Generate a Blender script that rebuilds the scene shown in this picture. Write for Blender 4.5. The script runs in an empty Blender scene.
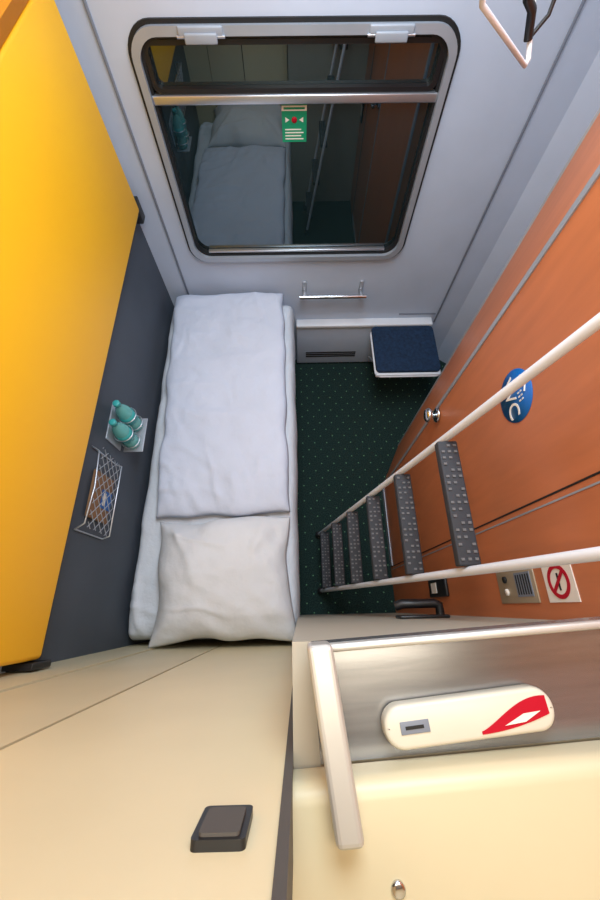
import bpy, bmesh, math, random
from mathutils import Vector, Matrix, noise
random.seed(3)
S=bpy.context.scene
S.view_settings.view_transform='Standard'
S.view_settings.exposure=0.0

def lin(c):
    out=[]
    for v in c:
        v/=255.0
        out.append(v/12.92 if v<=0.04045 else ((v+0.055)/1.055)**2.4)
    return tuple(out)+(1.0,)

MATS={}
def mat(name,rgb,rough=0.5,metal=0.0,var=0.06,vscale=6.0,bump=0.0,bscale=40.0,spec=0.5,stretch=(1,1,1),bdist=0.01,coat=0.0):
    if name in MATS: return MATS[name]
    m=bpy.data.materials.new(name); m.use_nodes=True
    nt=m.node_tree; N=nt.nodes; L=nt.links
    b=N['Principled BSDF']
    b.inputs['Roughness'].default_value=rough
    b.inputs['Metallic'].default_value=metal
    b.inputs['Specular IOR Level'].default_value=spec
    b.inputs['Coat Weight'].default_value=coat
    tc=N.new('ShaderNodeTexCoord'); mp=N.new('ShaderNodeMapping')
    mp.inputs['Scale'].default_value=stretch
    L.new(tc.outputs['Object'],mp.inputs['Vector'])
    nz=N.new('ShaderNodeTexNoise'); nz.inputs['Scale'].default_value=vscale; nz.inputs['Detail'].default_value=4
    L.new(mp.outputs['Vector'],nz.inputs['Vector'])
    c=lin(rgb)
    cr=N.new('ShaderNodeValToRGB')
    cr.color_ramp.elements[0].position=0.3; cr.color_ramp.elements[1].position=0.7
    cr.color_ramp.elements[0].color=tuple(max(0,x*(1-var)) for x in c[:3])+(1,)
    cr.color_ramp.elements[1].color=tuple(min(1,x*(1+var)) for x in c[:3])+(1,)
    L.new(nz.outputs['Fac'],cr.inputs['Fac']); L.new(cr.outputs['Color'],b.inputs['Base Color'])
    if bump>0:
        n2=N.new('ShaderNodeTexNoise'); n2.inputs['Scale'].default_value=bscale; n2.inputs['Detail'].default_value=5
        L.new(mp.outputs['Vector'],n2.inputs['Vector'])
        bp=N.new('ShaderNodeBump'); bp.inputs['Strength'].default_value=bump; bp.inputs['Distance'].default_value=bdist
        L.new(n2.outputs['Fac'],bp.inputs['Height']); L.new(bp.outputs['Normal'],b.inputs['Normal'])
    MATS[name]=m
    return m

M_wallgrey=mat('wall_laminate_grey',(188,200,218),0.45,var=0.03,bump=0.03,bscale=200)
M_greytrim=mat('grey_trim',(120,128,142),0.5)
M_white=mat('white_enamel',(226,230,236),0.35)
M_latch=mat('latch_grey',(150,158,168),0.4)
M_cream=mat('cream_laminate',(218,204,166),0.42,var=0.03,bump=0.02,bscale=150)
M_console=mat('console_cream_plastic',(204,194,162),0.4,var=0.03)
M_creamdk=mat('cream_laminate_side',(204,192,158),0.5,var=0.03)
M_stepgrey=mat('step_panel_beige_grey',(172,166,150),0.5,var=0.03)
M_yellow=mat('yellow_panel',(255,188,18),0.5,var=0.03,vscale=2)
M_orangedk=mat('amber_upholstery',(232,146,12),0.6,var=0.04)
M_orange=mat('orange_wood_laminate',(188,112,70),0.38,var=0.08,vscale=5,stretch=(6,6,0.8))
M_dark=mat('slate_wall_panel',(66,74,84),0.6,var=0.08,bump=0.1,bscale=250)
M_black=mat('black_plastic',(22,23,26),0.4)
M_blackr=mat('black_rubber',(18,20,22),0.6)
M_seal=mat('brown_seal',(78,74,70),0.6)
M_alu=mat('brushed_aluminium',(196,200,206),0.3,metal=0.85,var=0.05)
M_alum=mat('satin_aluminium',(196,196,192),0.4,metal=0.5,var=0.04)
M_alud=mat('anodised_frame',(166,174,184),0.35,metal=0.35)
M_tray=mat('tray_brushed_steel',(150,153,157),0.27,metal=0.8,var=0.12,vscale=8,stretch=(1,12,1))
M_chrome=mat('chrome',(215,218,222),0.15,metal=1.0)
M_sheet=mat('white_cotton',(210,216,224),0.9,var=0.03,bump=0.35,bscale=18,bdist=0.02)
M_duvet=mat('duvet_cotton',(204,212,229),0.9,var=0.03,bump=0.4,bscale=12,bdist=0.02)
M_pillow=mat('pillow_cotton',(214,217,221),0.9,var=0.03,bump=0.3,bscale=14,bdist=0.02)
M_wood=mat('bed_wood',(190,148,96),0.45,var=0.1,stretch=(6,1,6))
M_blue=mat('navy_upholstery',(18,44,72),0.95,var=0.35,vscale=60,bump=0.4,bscale=300)
M_tread=mat('tread_rubber',(46,48,54),0.7,var=0.1)
M_stud=mat('tread_stud',(96,96,98),0.6)
M_green=mat('sign_green',(10,140,100),0.4)
M_red=mat('red_plastic',(176,18,40),0.4,spec=.2)
M_signblue=mat('sign_blue',(10,95,170),0.4)
M_signwhite=mat('sign_white',(232,226,216),0.5)
M_steel=mat('steel_panel',(168,152,128),0.4,metal=0.3)
M_kraft=mat('kraft_paper',(138,104,74),0.8)
M_cap=mat('bottle_cap_teal',(60,165,165),0.4)
M_dev=mat('device_ivory',(212,207,192),0.35)

def glassy():
    m=bpy.data.materials.new('night_window_glass'); m.use_nodes=True
    nt=m.node_tree; N=nt.nodes; L=nt.links
    N.clear()
    o=N.new('ShaderNodeOutputMaterial'); mx=N.new('ShaderNodeMixShader'); g=N.new('ShaderNodeBsdfGlossy'); d=N.new('ShaderNodeBsdfDiffuse')
    g.inputs['Roughness'].default_value=0.01; g.inputs['Color'].default_value=(0.78,0.92,1,1)
    nz=N.new('ShaderNodeTexNoise'); nz.inputs['Scale'].default_value=2
    cr=N.new('ShaderNodeValToRGB'); cr.color_ramp.elements[0].color=(0.004,0.010,0.012,1); cr.color_ramp.elements[1].color=(0.010,0.022,0.024,1)
    L.new(nz.outputs['Fac'],cr.inputs['Fac']); L.new(cr.outputs['Color'],d.inputs['Color'])
    lw=N.new('ShaderNodeFresnel'); lw.inputs['IOR'].default_value=2.45
    L.new(lw.outputs['Fac'],mx.inputs['Fac'])
    L.new(d.outputs[0],mx.inputs[1]); L.new(g.outputs[0],mx.inputs[2]); L.new(mx.outputs[0],o.inputs[0])
    return m
M_glass=glassy()
def clearish(name,tint,fac,rough=0.05):
    m=bpy.data.materials.new(name); m.use_nodes=True
    nt=m.node_tree; N=nt.nodes; L=nt.links
    N.clear()
    o=N.new('ShaderNodeOutputMaterial'); mx=N.new('ShaderNodeMixShader'); g=N.new('ShaderNodeBsdfPrincipled'); d=N.new('ShaderNodeBsdfTransparent')
    g.inputs['Roughness'].default_value=rough; g.inputs['Base Color'].default_value=lin(tint)
    d.inputs['Color'].default_value=tuple(min(1,0.4+0.6*x) for x in lin(tint)[:3])+(1,)
    mx.inputs['Fac'].default_value=fac
    L.new(d.outputs[0],mx.inputs[1]); L.new(g.outputs[0],mx.inputs[2]); L.new(mx.outputs[0],o.inputs[0])
    return m
M_bottle=clearish('teal_bottle_plastic',(140,215,212),0.5)

def carpet():
    m=bpy.data.materials.new('green_dotted_carpet'); m.use_nodes=True
    nt=m.node_tree; N=nt.nodes; L=nt.links
    b=N['Principled BSDF']; b.inputs['Roughness'].default_value=0.95; b.inputs['Specular IOR Level'].default_value=0.1
    tc=N.new('ShaderNodeTexCoord'); sx=N.new('ShaderNodeSeparateXYZ'); L.new(tc.outputs['Object'],sx.inputs[0])
    def M(op,a,bv=None):
        n=N.new('ShaderNodeMath'); n.operation=op
        for i,v in enumerate((a,bv)):
            if v is None: continue
            if isinstance(v,(int,float)): n.inputs[i].default_value=v
            else: L.new(v,n.inputs[i])
        return n.outputs[0]
    p=0.085
    xs=M('DIVIDE',sx.outputs[0],p); ys=M('DIVIDE',sx.outputs[1],p*0.62)
    row=M('FLOOR',ys); half=M('MULTIPLY',M('MODULO',M('ADD',row,100.0),2.0),0.5)
    fx=M('SUBTRACT',M('FRACT',M('ADD',M('ADD',xs,half),100.0)),0.5); fy=M('SUBTRACT',M('FRACT',M('ADD',ys,100.0)),0.5)
    fy=M('MULTIPLY',fy,0.62)
    d=M('SQRT',M('ADD',M('MULTIPLY',fx,fx),M('MULTIPLY',fy,fy)))
    dot=M('LESS_THAN',d,0.048)
    nz=N.new('ShaderNodeTexNoise'); nz.inputs['Scale'].default_value=150; L.new(tc.outputs['Object'],nz.inputs['Vector'])
    cr=N.new('ShaderNodeValToRGB'); cr.color_ramp.elements[0].color=lin((25,40,39)); cr.color_ramp.elements[1].color=lin((42,62,58))
    cr.color_ramp.elements[0].position=.35; cr.color_ramp.elements[1].position=.65
    L.new(nz.outputs['Fac'],cr.inputs['Fac'])
    mx=N.new('ShaderNodeMix'); mx.data_type='RGBA'
    L.new(dot,mx.inputs['Factor']); L.new(cr.outputs['Color'],mx.inputs['A']); mx.inputs['B'].default_value=lin((98,142,108))
    L.new(mx.outputs['Result'],b.inputs['Base Color'])
    bp=N.new('ShaderNodeBump'); bp.inputs['Strength'].default_value=0.4; bp.inputs['Distance'].default_value=0.004
    L.new(nz.outputs['Fac'],bp.inputs['Height']); L.new(bp.outputs['Normal'],b.inputs['Normal'])
    return m
M_carpet=carpet()

# ---------- mesh helpers ----------
def empty(name,loc=(0,0,0)):
    e=bpy.data.objects.new(name,None); S.collection.objects.link(e); e.location=loc; e.empty_display_size=0.05
    return e
def link(name,me,m,parent=None,smooth=False):
    o=bpy.data.objects.new(name,me); S.collection.objects.link(o)
    if m: me.materials.append(m)
    if parent: o.parent=parent
    if smooth:
        for p in me.polygons: p.use_smooth=True
    return o
def box(name,x0,x1,y0,y1,z0,z1,m,parent=None,bev=0.0,seg=3):
    bm=bmesh.new(); bmesh.ops.create_cube(bm,size=1)
    for v in bm.verts:
        v.co=Vector(((x0+x1)/2+v.co.x*(x1-x0),(y0+y1)/2+v.co.y*(y1-y0),(z0+z1)/2+v.co.z*(z1-z0)))
    if bev>0:
        bmesh.ops.bevel(bm,geom=bm.edges[:],offset=bev,segments=seg,profile=0.5,affect='EDGES')
    me=bpy.data.meshes.new(name); bm.to_mesh(me); bm.free()
    o=link(name,me,m,parent,smooth=False)
    if bev>0:
        for p in me.polygons: p.use_smooth=True
        try: me.set_sharp_from_angle(angle=math.radians(35))
        except Exception: pass
    return o
def prism(name,pts,z0,z1,m,parent=None,bev=0.0):
    bm=bmesh.new()
    a=[bm.verts.new((x,y,z0)) for x,y in pts]; b=[bm.verts.new((x,y,z1)) for x,y in pts]
    n=len(pts)
    bm.faces.new(a[::-1]); bm.faces.new(b)
    for i in range(n): bm.faces.new((a[i],a[(i+1)%n],b[(i+1)%n],b[i]))
    bmesh.ops.recalc_face_normals(bm,faces=bm.faces[:])
    if bev>0: bmesh.ops.bevel(bm,geom=bm.edges[:],offset=bev,segments=3,profile=0.5,affect='EDGES')
    me=bpy.data.meshes.new(name); bm.to_mesh(me); bm.free()
    return link(name,me,m,parent)
def rr(cx,cy,w,h,r,n=8):
    P=[]
    for k,(sx,sy) in enumerate(((1,1),(-1,1),(-1,-1),(1,-1))):
        for i in range(n+1):
            a=math.pi/2*(k+i/n)
            P.append((cx+sx*(w/2-r)+r*math.cos(a),cy+sy*(h/2-r)+r*math.sin(a)))
    return P
def plate(name,pts,d0,d1,m,parent,fr,inner=None):
    bm=bmesh.new(); n=len(pts)
    A=[bm.verts.new(fr(a,b,d0)) for a,b in pts]; B=[bm.verts.new(fr(a,b,d1)) for a,b in pts]
    for i in range(n): bm.faces.new((A[i],A[(i+1)%n],B[(i+1)%n],B[i]))
    if inner:
        C=[bm.verts.new(fr(a,b,d0)) for a,b in inner]; D=[bm.verts.new(fr(a,b,d1)) for a,b in inner]
        for i in range(n):
            j=(i+1)%n
            bm.faces.new((C[i],D[i],D[j],C[j])); bm.faces.new((A[i],C[i],C[j],A[j])); bm.faces.new((B[i],B[j],D[j],D[i]))
    else:
        bm.faces.new(A[::-1]); bm.faces.new(B)
    bmesh.ops.recalc_face_normals(bm,faces=bm.faces[:])
    me=bpy.data.meshes.new(name); bm.to_mesh(me); bm.free()
    return link(name,me,m,parent)
FY=lambda a,b,d:(a,d,b)
def tube(name,pts,r,m,parent=None,cyclic=False,smooth=False):
    cu=bpy.data.curves.new(name,'CURVE'); cu.dimensions='3D'; cu.bevel_depth=r; cu.bevel_resolution=4; cu.use_fill_caps=True
    sp=cu.splines.new('BEZIER' if smooth else 'POLY')
    if smooth:
        sp.bezier_points.add(len(pts)-1)
        for p,c in zip(sp.bezier_points,pts): p.co=c; p.handle_left_type='AUTO'; p.handle_right_type='AUTO'
    else:
        sp.points.add(len(pts)-1)
        for p,c in zip(sp.points,pts): p.co=(*c,1)
    sp.use_cyclic_u=cyclic
    o=bpy.data.objects.new(name,cu); S.collection.objects.link(o)
    dg=bpy.context.evaluated_depsgraph_get()
    me=bpy.data.meshes.new_from_object(o.evaluated_get(dg))
    bpy.data.objects.remove(o); me.name=name
    return link(name,me,m,parent,smooth=True)
def multitube(name,lines,r,m,parent):
    cu=bpy.data.curves.new(name,'CURVE'); cu.dimensions='3D'; cu.bevel_depth=r; cu.bevel_resolution=2
    for pts in lines:
        sp=cu.splines.new('POLY'); sp.points.add(len(pts)-1)
        for p,c in zip(sp.points,pts): p.co=(*c,1)
    o=bpy.data.objects.new(name,cu); S.collection.objects.link(o)
    dg=bpy.context.evaluated_depsgraph_get()
    me=bpy.data.meshes.new_from_object(o.evaluated_get(dg)); bpy.data.objects.remove(o)
    return link(name,me,m,parent,smooth=True)
def lathe(name,prof,m,parent,origin,axis=(0,0,1),n=28):
    ax=Vector(axis).normalized(); q=Vector((0,0,1)).rotation_difference(ax)
    bm=bmesh.new(); rings=[]
    for r,z in prof:
        rings.append([bm.verts.new(q@Vector((r*math.cos(2*math.pi*i/n),r*math.sin(2*math.pi*i/n),z))+Vector(origin)) for i in range(n)])
    for a,b in zip(rings,rings[1:]):
        for i in range(n): bm.faces.new((a[i],a[(i+1)%n],b[(i+1)%n],b[i]))
    bm.faces.new(rings[0][::-1]); bm.faces.new(rings[-1])
    bmesh.ops.recalc_face_normals(bm,faces=bm.faces[:])
    me=bpy.data.meshes.new(name); bm.to_mesh(me); bm.free()
    return link(name,me,m,parent,smooth=True)
def text(name,s,size,m,parent,loc,mx,extr=0.0006):
    cu=bpy.data.curves.new(name,'FONT'); cu.body=s; cu.size=size; cu.extrude=extr; cu.align_x='CENTER'; cu.align_y='CENTER'
    o=bpy.data.objects.new(name,cu); S.collection.objects.link(o)
    dg=bpy.context.evaluated_depsgraph_get()
    me=bpy.data.meshes.new_from_object(o.evaluated_get(dg)); bpy.data.objects.remove(o)
    me.transform(Matrix.Translation(loc)@mx.to_4x4())
    return link(name,me,m,parent)
RX=Matrix(((0,0,-1),(-1,0,0),(0,1,0)))

WY=1.80; LX=-0.77; RX1=1.25; NY=-0.142; CZ=2.80; OX=0.57
# ---------- room shell ----------
box('floor',LX-.1,RX1+.1,-.5,WY+.15,-.06,0,M_carpet)
box('ceiling',LX-.1,RX1+.1,-.5,WY+.15,CZ,CZ+.06,M_wallgrey)
wcx,wcz,ww,wh=0.02,1.378,1.15,0.925
hx0,hx1,hz0,hz1=wcx-ww/2+.028,wcx+ww/2-.028,wcz-wh/2+.028,wcz+wh/2-.028
wf=empty('wall_front')
box('panel_below',LX,RX1,WY,WY+.09,0,hz0,M_wallgrey,wf)
box('panel_above',LX,RX1,WY,WY+.09,hz1,CZ,M_wallgrey,wf)
box('panel_side_a',LX,hx0,WY,WY+.09,hz0,hz1,M_wallgrey,wf)
box('panel_side_b',hx1,RX1,WY,WY+.09,hz0,hz1,M_wallgrey,wf)
box('trim_1',0.955,0.965,WY-.008,WY,0.40,CZ,M_greytrim,bev=0.002)
box('trim_2',-0.655,-0.645,WY-.008,WY,0.40,CZ,M_greytrim,bev=0.002)
prism('trim_3',[(1.10,WY),(1.25,WY),(1.25,WY-.12)],0,CZ,M_wallgrey)
box('trim_5',0.70,0.945,WY-.006,WY-.001,0.475,0.483,M_greytrim)
wl=empty('wall_left')
box('lower_panel',LX-.06,LX,NY-.05,WY,0,1.30,M_dark,wl)
box('upper_panel',LX-.06,LX,NY-.05,WY,1.30,CZ,M_wallgrey,wl)
box('wall_right',RX1,RX1+.06,1.0,WY,0,CZ,M_wallgrey)
wr=empty('wall_washroom')
prism('module_panel',[(OX,-.036),(OX,.74),(.72,1.05),(RX1,1.05),(RX1,.99),(.76,.99),(OX+.06,.70),(OX+.06,-.036)],0,CZ,M_orange,wr)
wn=empty('wall_back')
box('door_panel',-.345,-.018,NY-.06,NY,0,CZ,M_cream,wn)
box('side_panel',-.60,-.352,NY-.06,NY,0,CZ,M_creamdk,wn)
box('corner_panel',LX-.06,-.604,NY-.06,NY+.004,0,CZ,M_creamdk,wn)
box('joint',-.352,-.345,NY-.06,NY-.006,0,CZ,M_blackr,wn)
box('corner_joint',-.604,-.60,NY-.06,NY-.006,0,CZ,M_blackr,wn)
box('seal',-.018,-.010,NY-.06,NY+.002,0,CZ,M_seal,wn)
box('step_panel',-.010,OX+.06,NY-.10,-.036,0,1.93,M_stepgrey,wn)
box('upper_back',-.03,OX+.06,-.52,-.47,1.93,CZ,M_cream,wn)
box('side_cheek',-.03,-.0185,-.47,NY-.06,1.93,CZ,M_cream,wn)
box('side_cheek_far',OX+.012,OX+.06,-.47,-.036,1.93,CZ,M_orange,wn)

# ---------- window ----------
w=empty('window_1')
def ring(name,inset0,inset1,y0,y1,r,m):
    o=rr(wcx,wcz,ww-2*inset0,wh-2*inset0,r-inset0*.6); i=rr(wcx,wcz,ww-2*inset1,wh-2*inset1,max(.02,r-inset1*.6))
    plate(name,o,y0,y1,m,w,FY,i)
ring('outer_gasket',-.006,.010,WY-.010,WY,.095,M_blackr)
ring('outer_frame',.006,.032,WY-.024,WY,.095,M_alud)
ring('inner_gasket',.030,.043,WY-.006,WY+.03,.095,M_blackr)
plate('glass',rr(wcx,wcz,ww-.06,wh-.06,.06),WY+.022,WY+.030,M_glass,w,FY)
sz=1.632
box('transom_bar',wcx-ww/2+.032,wcx+ww/2-.032,WY-.014,WY+.02,sz-.015,sz+.015,M_alu,w,bev=.005)
tz=wcz+wh/2-.045
so=rr(wcx,(sz+.016+tz)/2,ww-.09,tz-sz-.016,.03); si=rr(wcx,(sz+.016+tz)/2,ww-.125,tz-sz-.016-.03,.02)
plate('hopper_frame',so,WY-.004,WY+.021,M_black,w,FY,si)
box('bottom_rail',wcx-.48,wcx+.48,WY-.002,WY+.02,.962,.974,M_alu,w,bev=.003)
for k,xx in enumerate((-.295,.345)):
    box('latch_base_%d'%(k+1),xx-.075,xx+.075,WY-.034,WY-.02,1.806,1.836,M_latch,w,bev=.005)
    box('latch_grip_%d'%(k+1),xx-.055,xx+.055,WY-.044,WY-.033,1.794,1.822,M_latch,w,bev=.005)
    tube('latch_pin_%d'%(k+1),[(xx-.08,WY-.03,1.81),(xx+.08,WY-.03,1.81)],.005,M_alu,w)
st=empty('emergency_exit_sticker')
sx0=-.035
box('base',sx0+.0,sx0+.10,WY+.0195,WY+.0215,1.475,1.605,M_green,st)
box('header_strip',sx0+.0,sx0+.10,WY+.018,WY+.0193,1.583,1.60,M_signwhite,st)
box('header_text',sx0+.008,sx0+.092,WY+.0172,WY+.0179,1.588,1.595,M_green,st)
lathe('red_dot',[(.011,0),(.011,.001)],M_red,st,(sx0+.05,WY+.0188,1.553),(0,-1,0))
for k in range(4): box('text_line_%d'%k,sx0+.012,sx0+.088-.01*(k%2),WY+.0185,WY+.0192,1.485+.011*k,1.489+.011*k,M_signwhite,st)
for k,s_ in enumerate((-1,1)):
    plate('arrow_%d'%k,[(sx0+.05+s_*.036,1.562),(sx0+.05+s_*.02,1.553),(sx0+.05+s_*.036,1.544)],WY+.0185,WY+.0192,M_signwhite,st,FY)

# grab handle
g=empty('grab_handle')
tube('bar',[(.035,WY-.06,.695),(.44,WY-.06,.695)],.013,M_chrome,g)
for k,xx in enumerate((.065,.41)):
    box('mount_%d'%k,xx-.013,xx+.013,WY-.012,WY,.685,.765,M_alud,g,bev=.005)
    box('arm_%d'%k,xx-.010,xx+.010,WY-.066,WY-.008,.685,.708,M_alu,g,bev=.004)
h=empty('heater_housing')
box('housing',.012,.93,WY-.05,WY,0.02,.42,M_wallgrey,h,bev=.006)
box('top_lip',.012,.93,WY-.062,WY,.42,.445,M_white,h,bev=.006)
for k in range(3): box('slot_%d'%k,.08,.45,WY-.054,WY-.048,.10+.022*k,.11+.022*k,M_blackr,h)
f=empty('folding_seat')
prism('pan',rr(.72,1.535,.425,.38,.04),.405,.415,M_white,f,bev=.003)
prism('cushion',rr(.722,1.553,.413,.362,.03),.415,.440,M_blue,f,bev=.008)
box('front_lip',.512,.928,1.350,1.370,.400,.428,M_white,f,bev=.008)
for k,xx in enumerate((.55,.87)):
    tube('strut_%d'%k,[(xx,1.42,.405),(xx,WY-.075,.12)],.008,M_alud,f)
box('hinge',.53,.89,WY-.068-.012,WY-.068,.37,.405,M_alud,f,bev=.004)

# ---------- folded bunk (yellow) ----------
fb=empty('folded_bunk')
box('underside_panel',LX,-.70,NY+.03,1.70,1.27,1.965,M_yellow,fb,bev=.012)
me_=bpy.data.meshes.new('upper_skirt')
bm=bmesh.new()
sec=[(-.70,1.968),(-.66,2.02),(-.66,2.55),(LX,2.55),(LX,1.968)]
A=[bm.verts.new((x,NY+.03,z)) for x,z in sec]; B=[bm.verts.new((x,1.70,z)) for x,z in sec]
bm.faces.new(A); bm.faces.new(B[::-1])
for i in range(5): bm.faces.new((A[i],A[(i+1)%5],B[(i+1)%5],B[i]))
bmesh.ops.recalc_face_normals(bm,faces=bm.faces[:]); bm.to_mesh(me_); bm.free()
link('upper_skirt',me_,M_orangedk,fb)
box('bottom_edge',LX,-.712,NY+.03,1.69,1.255,1.27,M_black,fb)
box('hinge_block',LX,-.71,1.705,1.76,1.20,1.30,M_black,fb,bev=.005)
box('end_bracket',LX,-.69,NY+.008,NY+.026,1.24,1.32,M_black,fb,bev=.003)

# ---------- bed ----------
def fbm(x,y,s,seed=0):
    return noise.noise(Vector((x*s,y*s,seed)))
def ridge(x,y,seed,ax,s):
    c,sn=math.cos(ax),math.sin(ax)
    u=x*c+y*sn; v=-x*sn+y*c
    n=noise.noise(Vector((u*s,v*s*.28,seed)))
    k=max(0,1-abs(n)*5.5)
    msk=max(0,noise.noise(Vector((x*3,y*3,seed+50)))+.15)*2
    return k*k*(3-2*k)*min(1,msk)
def soft(name,cx,cy,zb,w_,l_,T,m,parent=None,p=5,pin=0.0,nx=70,ny=110,wr_=.01,seed=0,rot=0,flat=.35,wob=.008,zfun=None,creases=(),xfun=None):
    bm=bmesh.new(); top=[];bot=[]
    for j in range(ny+1):
        rt=[];rb=[]
        for i in range(nx+1):
            a=-math.cos(math.pi*i/nx); b=-math.cos(math.pi*j/ny)
            a=.5*a+.5*(2*i/nx-1); b=.5*b+.5*(2*j/ny-1)
            x=a*w_/2*(1-pin*(1-b*b)); y=b*l_/2*(1-pin*(1-a*a))
            if xfun: x*=xfun(b)
            e=((1-min(1,abs(a))**p)*(1-min(1,abs(b))**p))**.5
            ex=wob*noise.noise(Vector((x*6,y*6,seed+9)));ey=wob*noise.noise(Vector((x*6,y*6,seed+19)))
            zz=T*e
            fade=min(1,e*1.6)
            zz+=fade*(wr_*1.2*fbm(x,y,4,seed)+wr_*.6*fbm(x,y,10,seed+3)+wr_*.3*fbm(x,y,22,seed+4))
            for (ang,s,amp,sd) in creases:
                zz+=fade*amp*ridge(x,y,sd,ang,s)
            if zfun: zz+=fade*zfun(a,b)
            X=x+ex; Y=y+ey
            c,sn=math.cos(rot),math.sin(rot)
            wx=cx+X*c-Y*sn; wy=cy+X*sn+Y*c
            edge=(i in(0,nx)) or (j in(0,ny))
            vt=bm.verts.new((wx,wy,zb+max(0,zz)+flat*T))
            rt.append(vt)
            if edge: rb.append(vt)
            else: rb.append(bm.verts.new((wx,wy,zb+flat*T*(1-e))))
        top.append(rt);bot.append(rb)
    for j in range(ny):
        for i in range(nx):
            bm.faces.new((top[j][i],top[j][i+1],top[j+1][i+1],top[j+1][i]))
            f4=[bot[j][i],bot[j+1][i],bot[j+1][i+1],bot[j][i+1]]
            try: bm.faces.new(f4)
            except Exception: pass
    bmesh.ops.recalc_face_normals(bm,faces=bm.faces[:])
    me=bpy.data.meshes.new(name); bm.to_mesh(me); bm.free()
    return link(name,me,m,parent,smooth=True)

bed=empty('bed')
box('frame',LX+.005,-.018,NY+.02,WY-.03,.36,.44,M_wood,bed,bev=.006)
box('side_rail',-.026,-.006,NY+.02,WY-.03,.33,.56,M_wood,bed,bev=.006)
box('plinth',LX+.005,-.14,NY+.05,WY-.06,0,.36,M_dark,bed)
soft('mattress_sheet',-.384,.833,.43,.768,1.905,.15,M_sheet,bed,p=26,wr_=.004,seed=2,flat=.5,wob=.006,creases=((.3,9,.009,31),(1.2,8,.009,12),(2.3,10,.007,22)))
soft('duvet',-.372,1.087,.674,.640,1.36,.05,M_duvet,None,p=14,wr_=.008,seed=5,rot=.03,flat=.35,wob=.018,xfun=lambda b:1.0+.02*b,creases=((.2,7,.008,41),(1.4,6,.008,17),(.8,9,.006,57)))
def pz(a,b):
    r=math.hypot(a,b); th=math.atan2(b,a)
    return .009*math.sin(th*9+4*noise.noise(Vector((a*1.5,b*1.5,4))))*max(0,r-.35)
soft('pillow',-.330,.131,.668,.60,.525,.125,M_pillow,None,p=2.6,pin=.05,nx=70,ny=70,wr_=.010,seed=8,rot=.03,flat=.2,wob=.02,zfun=pz,creases=((1.3,7,.007,71),(.5,6,.007,91)))

# ---------- ladder ----------
ld=empty('ladder')
lx=lambda z:.125+.176*z
for k,yy in enumerate((.095,.43)):
    z1=2.30
    tube('rail_%d'%(k+1),[(lx(.02),yy,.02),(lx(z1),yy-.03*z1/1.9,z1)],.0105,M_white,ld)
    lathe('foot_%d'%(k+1),[(.017,0),(.018,.01),(.016,.05)],M_blackr,ld,(lx(0),yy,.001))
for k in range(6):
    z=.17+.27*k; x=lx(z); dy=-.03*z/1.9
    box('step_%d'%(k+1),x-.026,x+.026,.106+dy,.419+dy,z-.014,z+.012,M_tread,ld,bev=.004)
    bm=bmesh.new()
    for i in range(18):
        for j in range(3):
            if (i*7+j*5+k)%4==0: continue
            yy=.120+dy+.285*i/17; xx=x-.016+.016*j
            r=bmesh.ops.create_cube(bm,size=1)
            for v in r['verts']: v.co=Vector((xx+v.co.x*.008,yy+v.co.y*.006,z+.0135+v.co.z*.003))
    me=bpy.data.meshes.new('studs'); bm.to_mesh(me); bm.free(); link('studs_%d'%(k+1),me,M_stud,ld)

# ---------- left wall accessories ----------
bh=empty('bottle_holder')
box('back_plate',LX,LX+.006,.645,.815,.93,1.06,M_alud,bh,bev=.002)
for zz in (.94,1.01):
    for k,yy in enumerate((.69,.775)):
        tube('ring',[(LX+.046+.038*math.cos(t*math.pi/12),yy+.038*math.sin(t*math.pi/12),zz) for t in range(24)],.0025,M_alu,bh,cyclic=True)
box('base',LX+.006,LX+.09,.65,.815,.900,.906,M_alud,bh,bev=.002)
def bottle(yy):
    b=empty('water_bottle')
    o=(LX+.046,yy,.908)
    lathe('body',[(.027,0),(.032,.006),(.032,.05),(.029,.058),(.032,.066),(.032,.13),(.027,.15),(.017,.172),(.012,.18),(.012,.19)],M_bottle,b,o)
    lathe('label',[(.0325,.07),(.0325,.12)],M_cap,b,o)
    lathe('cap',[(.014,.188),(.014,.206),(.012,.208)],M_cap,b,o)
bottle(.69); bottle(.775)
wb=empty('wire_basket')
y0,y1,z0,z1=.265,.575,.945,1.14; dx=.034
def bp(y,z):
    k=(z-z0)/(z1-z0); return (LX+.012+dx*(.35+.65*k),y,z)
rim=[(LX+.004,y0,z1),(LX+dx,y0+.02,z1),(LX+dx+.01,(y0+y1)/2,z1),(LX+dx,y1-.02,z1),(LX+.004,y1,z1)]
tube('rim',rim,.003,M_alu,wb)
tube('base_wire',[(LX+.004,y0,z0),(LX+.03,y0+.01,z0),(LX+.03,y1-.01,z0),(LX+.004,y1,z0)],.003,M_alu,wb)
for k,yy in enumerate((y0,y1)): tube('side_%d'%k,[(LX+.004,yy,z0),(LX+.004,yy,z1)],.003,M_alu,wb)
lines=[]
sp=.042
for s_ in (-1,1):
    c=-1.0
    while c<1.4:
        pts=[]
        for i in range(41):
            z=z0+(z1-z0)*i/40; y=c+s_*(z-z0)*.8
            if y0+.005<=y<=y1-.005: pts.append(bp(y,z))
        if len(pts)>1: lines.append(pts)
        c+=sp
multitube('diamond_net',lines,.0015,M_alu,wb)
box('paper_bag',LX+.004,LX+.014,.32,.50,.95,1.10,M_kraft,None,bev=.003)
fl=empty('leaflet')
box('sheet',LX+.0145,LX+.017,.37,.44,.955,1.03,M_signblue,fl)
box('print_band',LX+.0172,LX+.0178,.38,.43,1.0,1.02,M_signwhite,fl)

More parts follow.
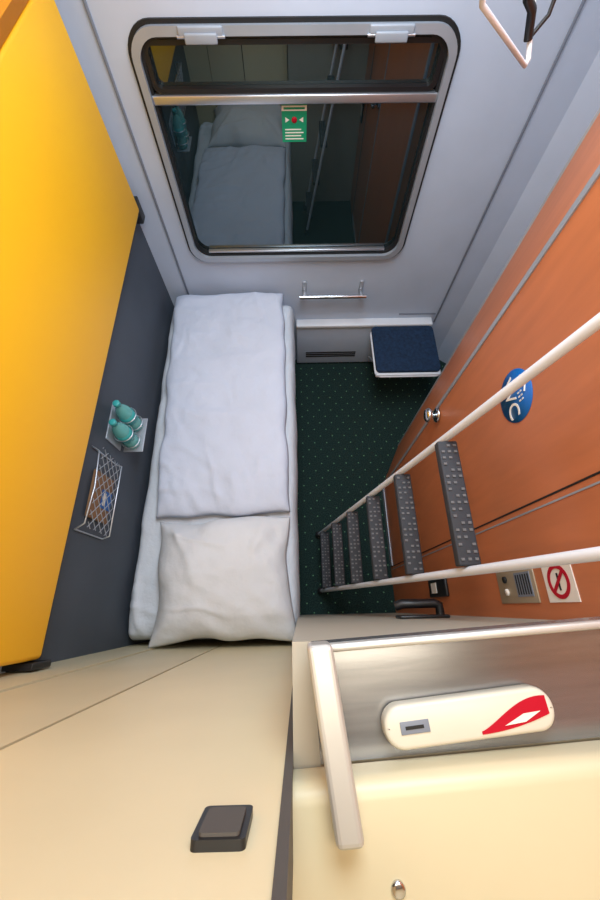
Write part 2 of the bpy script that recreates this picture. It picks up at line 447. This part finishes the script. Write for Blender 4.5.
# ---------- right wall objects ----------
dr=empty('door_1')
for k,yy in enumerate((.205,.222)):
    box('joint_%d'%k,OX-.002,OX,yy,yy+.004,.02,CZ-.02,M_blackr if k else M_alud,dr)
box('edge_strip',OX-.004,OX,.725,.739,.02,CZ-.02,M_alud,dr)
box('threshold',OX-.004,OX,.23,.72,.0,.05,M_alud,dr)
tA=empty('trim_4')
prism('strip',[(.712,1.046),(.718,1.056),(.728,1.056),(.722,1.036)],0,CZ,M_alud,tA)
kn=empty('door_knob')
ko=(OX-.0045,.70,1.10)
lathe('rose',[(.030,0),(.030,.006),(.026,.009)],M_chrome,kn,ko,(-1,0,0))
lathe('knob',[(.010,.008),(.010,.022),(.026,.028),(.030,.038),(.024,.048),(.012,.052)],M_chrome,kn,ko,(-1,0,0))
ws=empty('wc_sign')
wy_,wz_=.495,1.585
lathe('disc',[(.070,0),(.070,.002)],M_signblue,ws,(OX,wy_,wz_),(-1,0,0),n=48)
text('lettering','WC',.064,M_signwhite,ws,(OX-.0026,wy_,wz_-.022),RX)
tube('shower_pipe',[(OX-.0030,wy_+.035,wz_+.01),(OX-.0030,wy_+.035,wz_+.042),(OX-.0030,wy_+.01,wz_+.052),(OX-.0030,wy_-.01,wz_+.04)],.0022,M_signwhite,ws)
for k in range(6): box('drop_%d'%k,OX-.0032,OX-.0024,wy_-.025+.011*(k%3),wy_-.021+.011*(k%3),wz_+.012+.011*(k//3),wz_+.019+.011*(k//3),M_signwhite,ws)
cp=empty('control_panel')
box('plate',OX-.004,OX,.0,.088,1.29,1.47,M_steel,cp,bev=.0015)
box('speaker',OX-.0055,OX-.004,.015,.073,1.385,1.455,M_greytrim,cp)
for k in range(6): box('slot_%d'%k,OX-.0062,OX-.0055,.020,.068,1.391+.011*k,1.396+.011*k,M_blackr,cp)
for k in range(2): lathe('button_%d'%k,[(.009,0),(.009,.004)],M_blackr if k else M_signwhite,cp,(OX-.004,.028+.032*k,1.335),(-1,0,0))
ns=empty('no_smoking_sign')
box('plate',OX-.002,OX,.0,.085,1.505,1.605,M_signwhite,ns)
o_=[(.0425+.036*math.cos(t*math.pi/20),1.555+.036*math.sin(t*math.pi/20)) for t in range(40)]
i_=[(.0425+.027*math.cos(t*math.pi/20),1.555+.027*math.sin(t*math.pi/20)) for t in range(40)]
FX=lambda a,b,d:(d,a,b)
plate('red_ring',o_,OX-.0034,OX-.0026,M_red,ns,FX,i_)
plate('slash',[(.0175,1.536),(.0235,1.530),(.0675,1.574),(.0615,1.580)],OX-.0036,OX-.0031,M_red,ns,FX)
box('cigarette',OX-.0028,OX-.0024,.024,.060,1.552,1.558,M_blackr,ns)
lk=empty('door_lock')
box('case',OX-.012,OX,.03,.10,.70,.90,M_black,lk,bev=.004)
box('label',OX-.014,OX-.012,.045,.085,.74,.80,M_signwhite,lk)

hd=empty('door_handle')
box('rose_plate',.30,.45,-.036,-.026,1.13,1.20,M_black,hd,bev=.004)
tube('lever',[(.43,-.03,1.17),(.43,.000,1.17),(.415,.006,1.17),(.32,.006,1.16),(.30,.000,1.15)],.014,M_black,hd)
lt=empty('door_latch')
plate('body',rr(-.056,2.078,.036,.046,.004),NY,NY+.006,M_black,lt,FY)
plate('thumb_tab',rr(-.056,2.080,.027,.035,.003),NY+.006,NY+.008,M_seal,lt,FY)

# ---------- foreground berth console ----------
bc=empty('berth_console')
box('body',-.035,.568,-.45,-.150,1.93,1.985,M_console,bc,bev=.016,seg=5)
box('tray_floor',.012,.568,-.150,-.037,1.93,1.936,M_tray,bc)
box('tray_front',.012,.568,-.040,-.036,1.936,1.975,M_tray,bc)
box('pane_rail',.028,.568,-.044,-.036,1.975,1.990,M_alum,bc,bev=.003)
prism('bracket',[(.006,-.034),(.031,-.034),(.042,-.186),(.018,-.186)],1.965,2.012,M_alum,bc,bev=.005)
lathe('screw',[(.006,0),(.006,.002),(.004,.003)],M_chrome,bc,(.068,-.224,1.985))
tb=empty('toiletry_tube')
prism('tube_body',rr(.170,-.118,.180,.040,.019),1.9365,1.958,M_dev,tb,bev=.005)
for p in bpy.data.objects['tube_body'].data.polygons: p.use_smooth=True
try: bpy.data.objects['tube_body'].data.set_sharp_from_angle(angle=math.radians(40))
except Exception: pass
# curved red swoosh
up=[];dn=[]
for i in range(17):
    t=i/16; x=.178+.074*t
    up.append((x,-.130+.024*math.sin(t*math.pi*.55)**1.3)); dn.append((x,-.1325+.010*t*t))
prism('red_swoosh',dn+up[::-1],1.9580,1.9588,M_red,tb)
prism('white_band',[(.203,-.1275),(.225,-.1265),(.243,-.119),(.225,-.1195)],1.9589,1.9595,M_signwhite,tb)
box('display',.096,.126,-.124,-.113,1.9580,1.9592,M_greytrim,tb,bev=.0004)
box('display_text',.101,.120,-.120,-.117,1.9593,1.9597,M_blackr,tb)
Rm=Matrix.Translation((0,-.036,0))@Matrix.Rotation(math.radians(3.2),4,'Z')@Matrix.Translation((0,.036,0))
bc.matrix_world=Rm; tb.matrix_world=Matrix.Translation((.17,-.12,0))@Matrix.Rotation(math.radians(2.0),4,'Z')@Matrix.Translation((-.17,.12,0))@Rm

# ---------- hanging hook top right ----------
hk=empty('bunk_strap_hook')
tube('hook_rod',[(.22,.84,CZ),(.25,.86,2.30),(.32,.91,2.14),(.475,1.0,2.03),(.482,1.01,2.035),(.46,1.05,2.11),(.37,1.49,CZ)],.005,M_white,hk)
tube('strap',[(.30,.95,CZ),(.36,.96,2.25),(.43,1.0,2.12),(.455,1.02,2.10),(.47,1.02,2.06)],.008,M_black,hk)
tube('strap_loop',[(.47,1.02,2.06),(.495,1.03,2.09),(.50,1.05,2.16),(.45,1.3,CZ)],.004,M_black,hk)

# ---------- lights ----------
def area(name,loc,sx,sy,p,col,rot=(0,0,0)):
    l=bpy.data.lights.new(name,'AREA'); l.shape='RECTANGLE'; l.size=sx; l.size_y=sy; l.energy=p; l.color=col
    o=bpy.data.objects.new(name,l); S.collection.objects.link(o); o.location=loc; o.rotation_euler=rot
area('ceiling_light_main',(0.15,1.0,2.77),.7,1.1,32,(.80,.90,1.0))
area('ceiling_light_entry',(0.05,-.0,2.77),.7,.25,5.5,(1.0,.86,.66))
W=bpy.data.worlds.new('World'); S.world=W; W.use_nodes=True
W.node_tree.nodes['Background'].inputs[0].default_value=(.5,.6,.8,1); W.node_tree.nodes['Background'].inputs[1].default_value=.1

cam=bpy.data.cameras.new('camera'); co=bpy.data.objects.new('camera',cam); S.collection.objects.link(co)
co.location=(0,0,2.42); co.rotation_euler=(math.radians(23.0),0,math.radians(-1.2))
cam.sensor_fit='VERTICAL'; cam.sensor_height=36; cam.lens=14.92; cam.clip_start=.01
S.camera=co
